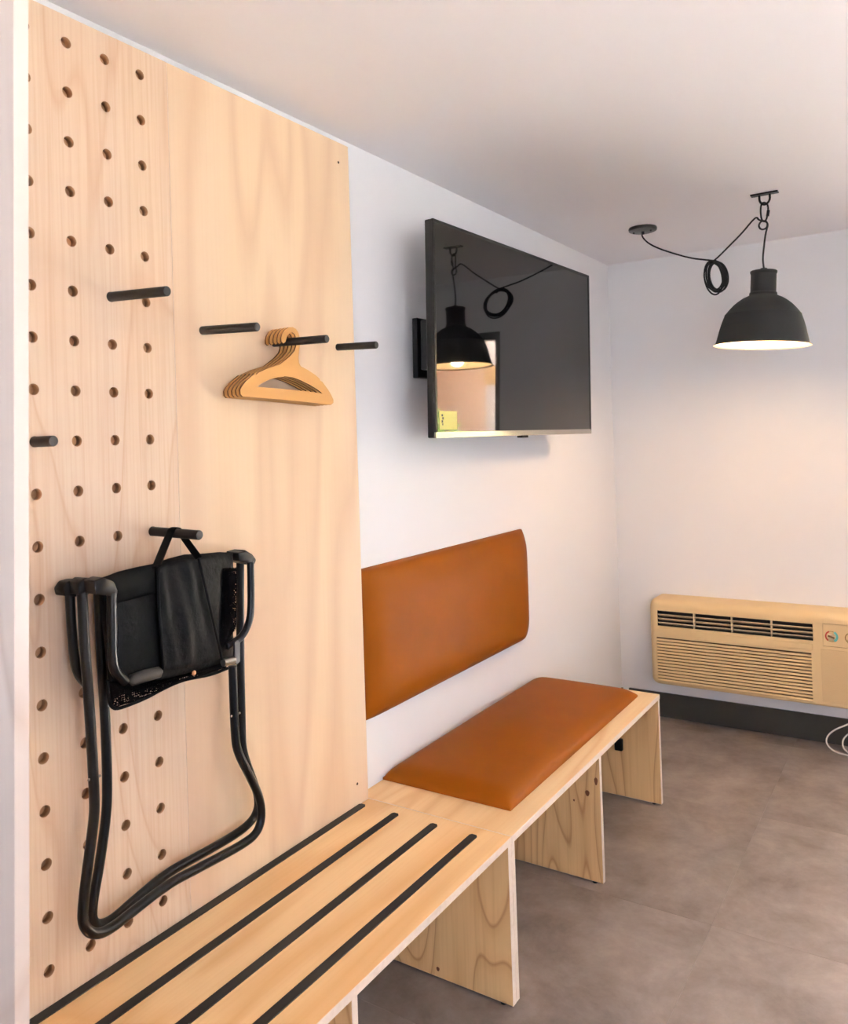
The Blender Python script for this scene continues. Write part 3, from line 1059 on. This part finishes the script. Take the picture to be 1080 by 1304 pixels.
# leave the bottom open
bot = [f for f in bm.faces if all(abs(v.co.z - LZ) < 1e-4 for v in f.verts)]
bmesh.ops.delete(bm, geom=bot, context='FACES')
obj('lamp_shade', bm, SHADE, lamp, smooth=True)
inn = [(0.1770, 0.0005)] + [(rr - 0.004, h - 0.001) for rr, h in prof[2:15]] + [(0.03, 0.188), (0.0001, 0.188)]
bm = lathe(bmesh.new(), inn, (LX, LY, LZ), 64)
bot = [f for f in bm.faces if all(abs(v.co.z - LZ) < 1e-3 for v in f.verts)]
bmesh.ops.delete(bm, geom=bot, context='FACES')
obj('shade_lining', bm, SHADE_IN, lamp, smooth=True)
BULB = mat('glowing_bulb', lin(255, 230, 190), 0.4, emit=(lin(255, 205, 140), 60.0))
obj('bulb', lathe(bmesh.new(), [(0.0001, 0.060), (0.018, 0.064), (0.028, 0.078), (0.030, 0.092), (0.026, 0.108), (0.015, 0.126), (0.013, 0.150)], (LX, LY, LZ), 24), BULB, lamp, smooth='all')
obj('socket', lathe(bmesh.new(), [(0.016, 0.150), (0.016, 0.187)], (LX, LY, LZ), 24), BLACK_PLASTIC, lamp, smooth=True)
pl = bpy.data.lights.new('bulb_light', 'POINT')
pl.energy = 3.3
pl.color = (1.0, 0.76, 0.50)
pl.shadow_soft_size = 0.035
plo = bpy.data.objects.new('bulb_light', pl)
COL.objects.link(plo)
plo.parent = lamp
plo.location = (0, 0, 0.035)

# the lamp hangs slightly askew, swung about its cord entry
TIP = Vector((0, 0, 0.300))
RT = Matrix.Translation(TIP) @ Matrix.Rotation(math.radians(3.4), 4, Vector((-0.24, 0.97, 0))) @ Matrix.Translation(-TIP)
for o_ in lamp.children:
    if o_.type == 'MESH':
        o_.data.transform(RT)
    else:
        o_.location = RT @ o_.location

# ceiling hook: plate, staple, carabiner
hook = empty('ceiling_hook', HK, 'black ceiling hook with carabiner above the lamp', 'hook')
obj('plate', nbox(HK.x - 0.05, HK.x + 0.05, HK.y - 0.016, HK.y + 0.016, CEIL - 0.006, CEIL - 0.0002, bev=0.002), BLACK_METAL, hook)
obj('staple', ntube(chaikin([(HK.x - 0.019, HK.y, CEIL - 0.005), (HK.x - 0.019, HK.y, CEIL - 0.032), (HK.x, HK.y, CEIL - 0.048), (HK.x + 0.019, HK.y, CEIL - 0.032), (HK.x + 0.019, HK.y, CEIL - 0.005)], 3), 0.0042, 10), BLACK_METAL, hook, smooth='all')
cz = CEIL - 0.034
car = [(HK.x - 0.003, HK.y, cz), (HK.x + 0.012, HK.y + 0.003, cz - 0.012), (HK.x + 0.009, HK.y + 0.004, cz - 0.050), (HK.x - 0.001, HK.y + 0.003, cz - 0.078), (HK.x - 0.014, HK.y - 0.002, cz - 0.070), (HK.x - 0.016, HK.y - 0.003, cz - 0.030), (HK.x - 0.012, HK.y - 0.002, cz - 0.005)]
obj('carabiner', ntube(chaikin(car, 3, True), 0.0034, 8, closed=True), BLACK_METAL, hook, smooth='all')
obj('gate_screw', ntube([(HK.x + 0.0115, HK.y + 0.003, cz - 0.034), (HK.x + 0.0075, HK.y + 0.004, cz - 0.056)], 0.0058, 10), BLACK_METAL, hook, smooth=True)
# canopy
CN = pix(818.5, 290, 2, CEIL)
CN.z = CEIL
can = empty('ceiling_canopy', CN, 'round black ceiling canopy feeding the lamp cord', 'canopy')
obj('disc', lathe(bmesh.new(), [(0.060, -0.0002), (0.062, -0.006), (0.060, -0.014), (0.05, -0.018), (0.0001, -0.018)], CN, 40), BLACK_METAL, can, smooth=True)
for dx in (-0.038, 0.038):
    obj('screw', lathe(bmesh.new(), [(0.004, -0.017), (0.004, -0.024), (0.0001, -0.025)], CN + Vector((dx, -0.01, 0)), 10), BLACK_METAL, can, smooth=True)
obj('strain_relief', lathe(bmesh.new(), [(0.007, -0.017), (0.006, -0.030), (0.0001, -0.030)], CN, 12), BLACK_METAL, can, smooth=True)
# cord: canopy -> coil -> carabiner -> lamp
dv = (HK - CN)
dv.z = 0


def vp(px, py):
    """Pixel onto the vertical plane through canopy and hook."""
    n = Vector((-dv.y, dv.x, 0))
    dr = ROT[0] * ((px - PCX) / F_PX) + ROT[1] * ((py - PCY) / F_PX) + ROT[2]
    return CAM + dr * ((CN - CAM).dot(n) / dr.dot(n))


c1 = [CN + Vector((0, 0, -0.026)), vp(817, 300), vp(823, 308), vp(835, 315), vp(855, 322), vp(880, 329), vp(900, 331), vp(909, 332)]
c1m = ntube(chaikin(c1, 3), 0.0034, 8)
bend = Vector((HK.x - 0.004, HK.y, CEIL - 0.106))
c2 = [vp(909, 332), vp(914, 328), vp(926, 316), vp(945, 297), vp(958, 281), vp(964, 276), bend + Vector((-0.02, 0, 0.004)), bend + Vector((0.012, -0.002, -0.004)), bend + Vector((0.010, -0.004, -0.032)), bend + Vector((-0.012, -0.006, -0.036)), bend + Vector((-0.022, -0.006, -0.016)), bend + Vector((-0.008, 0.002, 0.004)),
      bend + Vector((0.015, 0.004, -0.012)), Vector((LX + 0.012, LY, CEIL - 0.150)), Vector((LX + 0.004, LY, CEIL - 0.20)), Vector((LX - 0.003, LY, LZ + 0.335)), Vector((LX, LY, LZ + 0.300))]
cord = obj('cord', tube(c1m, chaikin(c2, 3), 0.0034, 8), CORD, lamp, smooth='all')
cord['label'] = 'black cord looping from canopy to hook with a tied coil'
ctr = vp(911.5, 352)
cu = Vector((-0.70, 0.714, 0)).normalized()
for k in range(7):
    rz = 0.062 + 0.005 * math.sin(k * 2.1) + (0.010 if k == 6 else 0)
    ry = 0.058 + 0.007 * math.sin(k * 1.3 + 1)
    nrm = Vector((-cu.y, cu.x, 0))
    cc = ctr + nrm * (0.0045 * (k - 3)) + cu * (0.004 * math.sin(k * 1.7)) + Vector((0, 0, -0.006 if k == 6 else 0.0))
    pts = [cc + cu * (ry * math.cos(t) + 0.020 * math.sin(t)) + Vector((0, 0, rz * math.sin(t))) for t in [2 * math.pi * i / 36 for i in range(36)]]
    obj('coil_turn', ntube(pts, 0.0034, 8, closed=True), CORD, cord, smooth='all')
obj('tie', ntube([ctr + Vector((0, 0, 0.052)) - nrm * 0.026, ctr + Vector((0, 0, 0.064)), ctr + Vector((0, 0, 0.055)) + nrm * 0.026], 0.005, 8), CORD, cord, smooth='all')

# ------------------------------------------------------------------ air conditioner
AC_X0, AC_X1, AC_Z0, AC_Z1, AC_YF, AC_YB = 0.168, 1.155, 0.212, 0.642, 4.035, ROOM_Y1
AC_BODY = mat('beige_plastic', lin(226, 196, 146), 0.5, bump=(600, 0.06, 0.0004))
AC_DARK = mat('dark_vent_interior', lin(30, 24, 18), 0.7)
AC_LIGHT = mat('light_beige_louver', lin(232, 208, 168), 0.5)
AC_TEX = mat('grained_beige_plastic', lin(218, 186, 138), 0.55, bump=(220, 0.5, 0.0015))
ac = empty('air_conditioner', ((AC_X0 + AC_X1) / 2, ROOM_Y1, AC_Z0), 'beige wall mounted air conditioner with slatted grille', 'air conditioner')


def rr_outline(x0, x1, z0, z1, rad, n=6):
    pts = []
    for cx_, cz_, a0 in ((x1 - rad, z1 - rad, 0), (x0 + rad, z1 - rad, 90), (x0 + rad, z0 + rad, 180), (x1 - rad, z0 + rad, 270)):
        for k in range(n + 1):
            t = math.radians(a0 + 90 * k / n)
            pts.append((cx_ + rad * math.cos(t), cz_ + rad * math.sin(t)))
    return pts


V_X0, V_X1, V_Z0, V_Z1 = 0.215, 0.925, 0.512, 0.588      # air outlet
G_X0, G_X1, G_Z0, G_Z1 = 0.205, 0.915, 0.232, 0.466      # intake grille
C_X0, C_X1, C_Z0, C_Z1 = 0.965, 1.125, 0.492, 0.596      # control recess


def ac_housing():
    from mathutils.geometry import tessellate_polygon
    bm = bmesh.new()
    rings = []
    for y, ins in ((AC_YB, 0.0), (AC_YF + 0.045, 0.0), (AC_YF + 0.018, 0.006), (AC_YF + 0.004, 0.018), (AC_YF, 0.03)):
        rings.append([bm.verts.new((x, y, z)) for x, z in rr_outline(AC_X0 + ins, AC_X1 - ins, AC_Z0 + ins * 0.5, AC_Z1 - ins, 0.035)])
    for a_, b_ in zip(rings, rings[1:]):
        n = len(a_)
        for k in range(n):
            bm.faces.new((a_[k], a_[(k + 1) % n], b_[(k + 1) % n], b_[k]))
    bm.faces.new(rings[0])
    holes = [(V_X0, V_X1, V_Z0, V_Z1, 0.05), (G_X0, G_X1, G_Z0, G_Z1, 0.010), (C_X0, C_X1, C_Z0, C_Z1, 0.008)]
    front = rings[-1]
    polys = [[v.co.copy() for v in front]]
    hv = []
    for x0, x1, z0, z1, dep in holes:
        ring = [bm.verts.new((x, AC_YF, z)) for x, z in ((x0, z0), (x1, z0), (x1, z1), (x0, z1))]
        hv.append((ring, dep))
        polys.append([v.co.copy() for v in ring])
    flat = front + [v for rg, _ in hv for v in rg]
    for t in tessellate_polygon(polys):
        try:
            bm.faces.new([flat[i] for i in t])
        except ValueError:
            pass
    for i_, (rg, dep) in enumerate(hv):
        bk_ = [bm.verts.new(v.co + Vector((0, dep, 0))) for v in rg]
        for k in range(4):
            f = bm.faces.new((rg[k], rg[(k + 1) % 4], bk_[(k + 1) % 4], bk_[k]))
            f.material_index = 1 if i_ == 0 else 0
        f = bm.faces.new(bk_)
        f.material_index = 1 if i_ == 0 else (2 if i_ == 1 else 0)
    return bm


GROOVE = mat('brown_grille_groove', lin(84, 62, 36), 0.7)
obj('housing', ac_housing(), [AC_BODY, AC_DARK, GROOVE], ac, smooth=True)
for k in range(3):
    z = V_Z0 + (V_Z1 - V_Z0) * (0.14 + 0.27 * k)
    bm = bmesh.new()
    prism(bm, [(V_X0, AC_YF + 0.004, z + 0.004), (V_X0, AC_YF + 0.004, z + 0.0075), (V_X0, AC_YF + 0.034, z - 0.006), (V_X0, AC_YF + 0.034, z - 0.010)], (V_X1 - V_X0, 0, 0))
    obj('louver', bm, AC_LIGHT, ac)
for k in range(1, 4):
    x = V_X0 + (V_X1 - V_X0) * k / 4
    obj('divider', nbox(x - 0.0022, x + 0.0022, AC_YF + 0.001, AC_YF + 0.03, V_Z0, V_Z1), AC_LIGHT, ac)
NSL = 15
pitch = (G_Z1 - G_Z0) / NSL
for k in range(NSL):
    z = G_Z0 + pitch * k
    if k == NSL - 1:
        bm = nbox(G_X0, G_X1, AC_YF - 0.001, AC_YF + 0.010, z + 0.004, G_Z1)
    else:
        bm = bmesh.new()
        prism(bm, [(G_X0, AC_YF + 0.010, z), (G_X0, AC_YF + 0.002, z + 0.001), (G_X0, AC_YF - 0.001, z + pitch * 0.30), (G_X0, AC_YF + 0.003, z + pitch * 0.66), (G_X0, AC_YF + 0.010, z + pitch * 0.70)], (G_X1 - G_X0, 0, 0))
    obj('grille_slat', bm, AC_BODY, ac)
obj('textured_cover', nbox(0.955, 1.122, AC_YF - 0.0012, AC_YF + 0.001, 0.240, 0.478, bev=0.0008, seg=1), AC_TEX, ac)
obj('grille_band', nbox(0.198, 0.922, AC_YF - 0.002, AC_YF + 0.001, 0.4675, 0.496, bev=0.001, seg=1), AC_BODY, ac)
RED = mat('red_dial_print', lin(196, 60, 44), 0.5)
TEAL = mat('teal_dial_print', lin(92, 170, 164), 0.5)
BROWNP = mat('brown_dial_print', lin(140, 100, 50), 0.5)
cp = obj('control_plate', nbox(C_X0 + 0.002, C_X1 - 0.002, AC_YF + 0.004, AC_YF + 0.0078, C_Z0 + 0.002, C_Z1 - 0.002, bev=0.001, seg=1), AC_BODY, ac)


def arc(cx_, cz_, rad, a0, a1, wid, m, name):
    bm = bmesh.new()
    n = 14
    vsa = []
    for k in range(n + 1):
        t = math.radians(a0 + (a1 - a0) * k / n)
        vsa.append([bm.verts.new((cx_ + q * math.cos(t), AC_YF + 0.0034, cz_ + q * math.sin(t))) for q in (rad, rad + wid)])
    for k in range(n):
        bm.faces.new((vsa[k][0], vsa[k + 1][0], vsa[k + 1][1], vsa[k][1]))
    r_ = bmesh.ops.extrude_face_region(bm, geom=bm.faces[:])
    for v in r_['geom']:
        if isinstance(v, bmesh.types.BMVert):
            v.co.y += 0.0006
    obj(name, bm, m, cp)


for i_, cx_ in enumerate((1.000, 1.078)):
    czd = 0.538
    if i_ == 0:
        arc(cx_, czd, 0.020, 110, 235, 0.006, RED, 'red_scale')
        arc(cx_, czd, 0.018, -60, 60, 0.010, TEAL, 'blue_scale')
    else:
        arc(cx_, czd, 0.020, 100, 300, 0.004, BROWNP, 'scale')
    arc(cx_, czd, 0.022, 62, 108, 0.002, BROWNP, 'scale')
    arc(cx_, czd, 0.022, 240, 298, 0.002, BROWNP, 'scale')
    kb = obj('knob', lathe(bmesh.new(), [(0.0145, 0.004), (0.0145, -0.001), (0.013, -0.003), (0.0001, -0.003)], (cx_, AC_YF, czd), 24, 'Y'), AC_LIGHT, ac, smooth=True)
    bm = nbox(cx_ - 0.014, cx_ + 0.014, AC_YF - 0.010, AC_YF - 0.002, czd - 0.003, czd + 0.003, bev=0.001, seg=1)
    bmesh.ops.rotate(bm, verts=bm.verts[:], cent=(cx_, AC_YF, czd), matrix=Matrix.Rotation(math.radians(20 if i_ == 0 else -40), 3, 'Y'))
    obj('pointer', bm, BROWNP, kb)

# white cable on the floor below the air conditioner
WCORD = mat('white_cable', lin(226, 218, 208), 0.5)
cb = empty('white_cable', (1.05, 4.1, 0), 'thin white cable looped on the floor under the air conditioner', 'cable')
cpt = [(1.16, 4.15, 0.20), (1.12, 4.145, 0.165), (1.05, 4.13, 0.125), (0.975, 4.11, 0.085), (0.950, 4.09, 0.040), (0.985, 4.07, 0.006), (1.05, 4.06, 0.004), (1.12, 4.07, 0.004), (1.18, 4.10, 0.02),
       (1.17, 4.12, 0.07), (1.12, 4.13, 0.105), (1.05, 4.12, 0.09), (1.018, 4.10, 0.05), (1.035, 4.07, 0.010), (1.14, 4.06, 0.004), (1.26, 4.03, 0.004), (1.5, 4.05, 0.004)]
obj('cable_run', ntube(chaikin(cpt, 3), 0.0035, 8), WCORD, cb, smooth='all')

# ------------------------------------------------------------------ outside the glass door
STUCCO = mat('pink_beige_stucco', lin(206, 168, 138), 0.9, bump=(40, 0.3, 0.004))
STUCCO_L = mat('pale_stucco', lin(226, 208, 194), 0.9)
TANB = mat('tan_stucco_band', lin(196, 152, 102), 0.9)
PAVE = mat('light_paving', lin(212, 212, 212), 0.9)
tag(obj('terrace_ground', nbox(-14, 24, -18, 26, -0.3, -0.125), PAVE), 'light paved ground around the room', kind='structure')
pr_ = empty('stucco_pier', (1.5, 5.0, -0.125), 'pale stucco pier with a tan band outside the glass door', 'pillar')
obj('shaft', nbox(1.02, 1.72, 4.90, 5.10, -0.125, 1.80), STUCCO_L, pr_)
obj('band', nbox(1.01, 1.73, 4.89, 5.11, 1.80, 1.93), TANB, pr_)
obj('head', nbox(1.02, 1.72, 4.90, 5.10, 1.93, 2.7), STUCCO_L, pr_)
bw = empty('apartment_wing', (5, 9.5, -0.125), 'pink beige building wing with a railed balcony outside', 'building')
obj('wall', nbox(2.5, 10, 9.5, 11.5, -0.125, 2.36), STUCCO, bw)
obj('end_wall', nbox(5.6, 6.2, 8.4, 9.5, -0.125, 5.2), STUCCO, bw)
obj('balcony_slab', nbox(2.5, 5.6, 8.4, 11.5, 2.36, 2.46), STUCCO_L, bw)
RAILM = mat('white_railing', lin(220, 214, 204), 0.5)
obj('handrail', nbox(2.5, 5.6, 8.43, 8.47, 3.30, 3.35), RAILM, bw)
bal_me = None
for k in range(26):
    x = 2.55 + k * 0.12
    if bal_me is None:
        ob = obj('baluster', nbox(-0.012, 0.012, -0.012, 0.012, 0, 0.84), RAILM)
        bal_me = ob.data
    else:
        ob = bpy.data.objects.new('baluster', bal_me)
        COL.objects.link(ob)
    ob.parent = bw
    ob.location = Vector((x, 8.45, 2.46)) - bw.location


def foliage(name, c, rx, ry, rz_, n, m, label, cat, seed, trunk=None):
    rnd = random.Random(seed)
    e = empty(name, (c[0], c[1], -0.125), label, cat)
    bm = bmesh.new()
    for _ in range(n):
        while True:
            p = Vector((rnd.uniform(-1, 1), rnd.uniform(-1, 1), rnd.uniform(-1, 1)))
            if p.length <= 1:
                break
        q = Vector((c[0] + p.x * rx, c[1] + p.y * ry, c[2] + p.z * rz_))
        a = Vector((rnd.gauss(0, 1), rnd.gauss(0, 1), rnd.gauss(0, 1))).normalized()
        b = a.orthogonal().normalized()
        s = rnd.uniform(0.05, 0.11)
        bm.faces.new([bm.verts.new(q + a * s), bm.verts.new(q + b * s * 0.45), bm.verts.new(q - a * s), bm.verts.new(q - b * s * 0.45)])
    f = obj('foliage', bm, m, e)
    f['kind'] = 'stuff'
    if trunk:
        obj('stem', ntube([(c[0], c[1], -0.125), (c[0], c[1], c[2])], trunk, 8), BROWNP, e, smooth='all')


LEAF = mat('bright_green_leaves', lin(96, 118, 40), 0.6)
LEAF2 = mat('mid_green_leaves', lin(78, 104, 44), 0.6)
foliage('bush', (4.4, 7.4, 0.95), 0.75, 0.5, 0.85, 1500, LEAF, 'bright green bush in front of the building wing', 'bush', 3, 0.03)
foliage('bush', (3.1, 7.0, 0.75), 0.6, 0.5, 0.7, 1100, LEAF2, 'darker green bush beside the stucco pier', 'bush', 5, 0.03)
foliage('tree', (6.0, 15.0, 3.9), 3.0, 2.0, 2.2, 4000, LEAF2, 'leafy tree standing behind the balcony', 'tree', 8, 0.15)
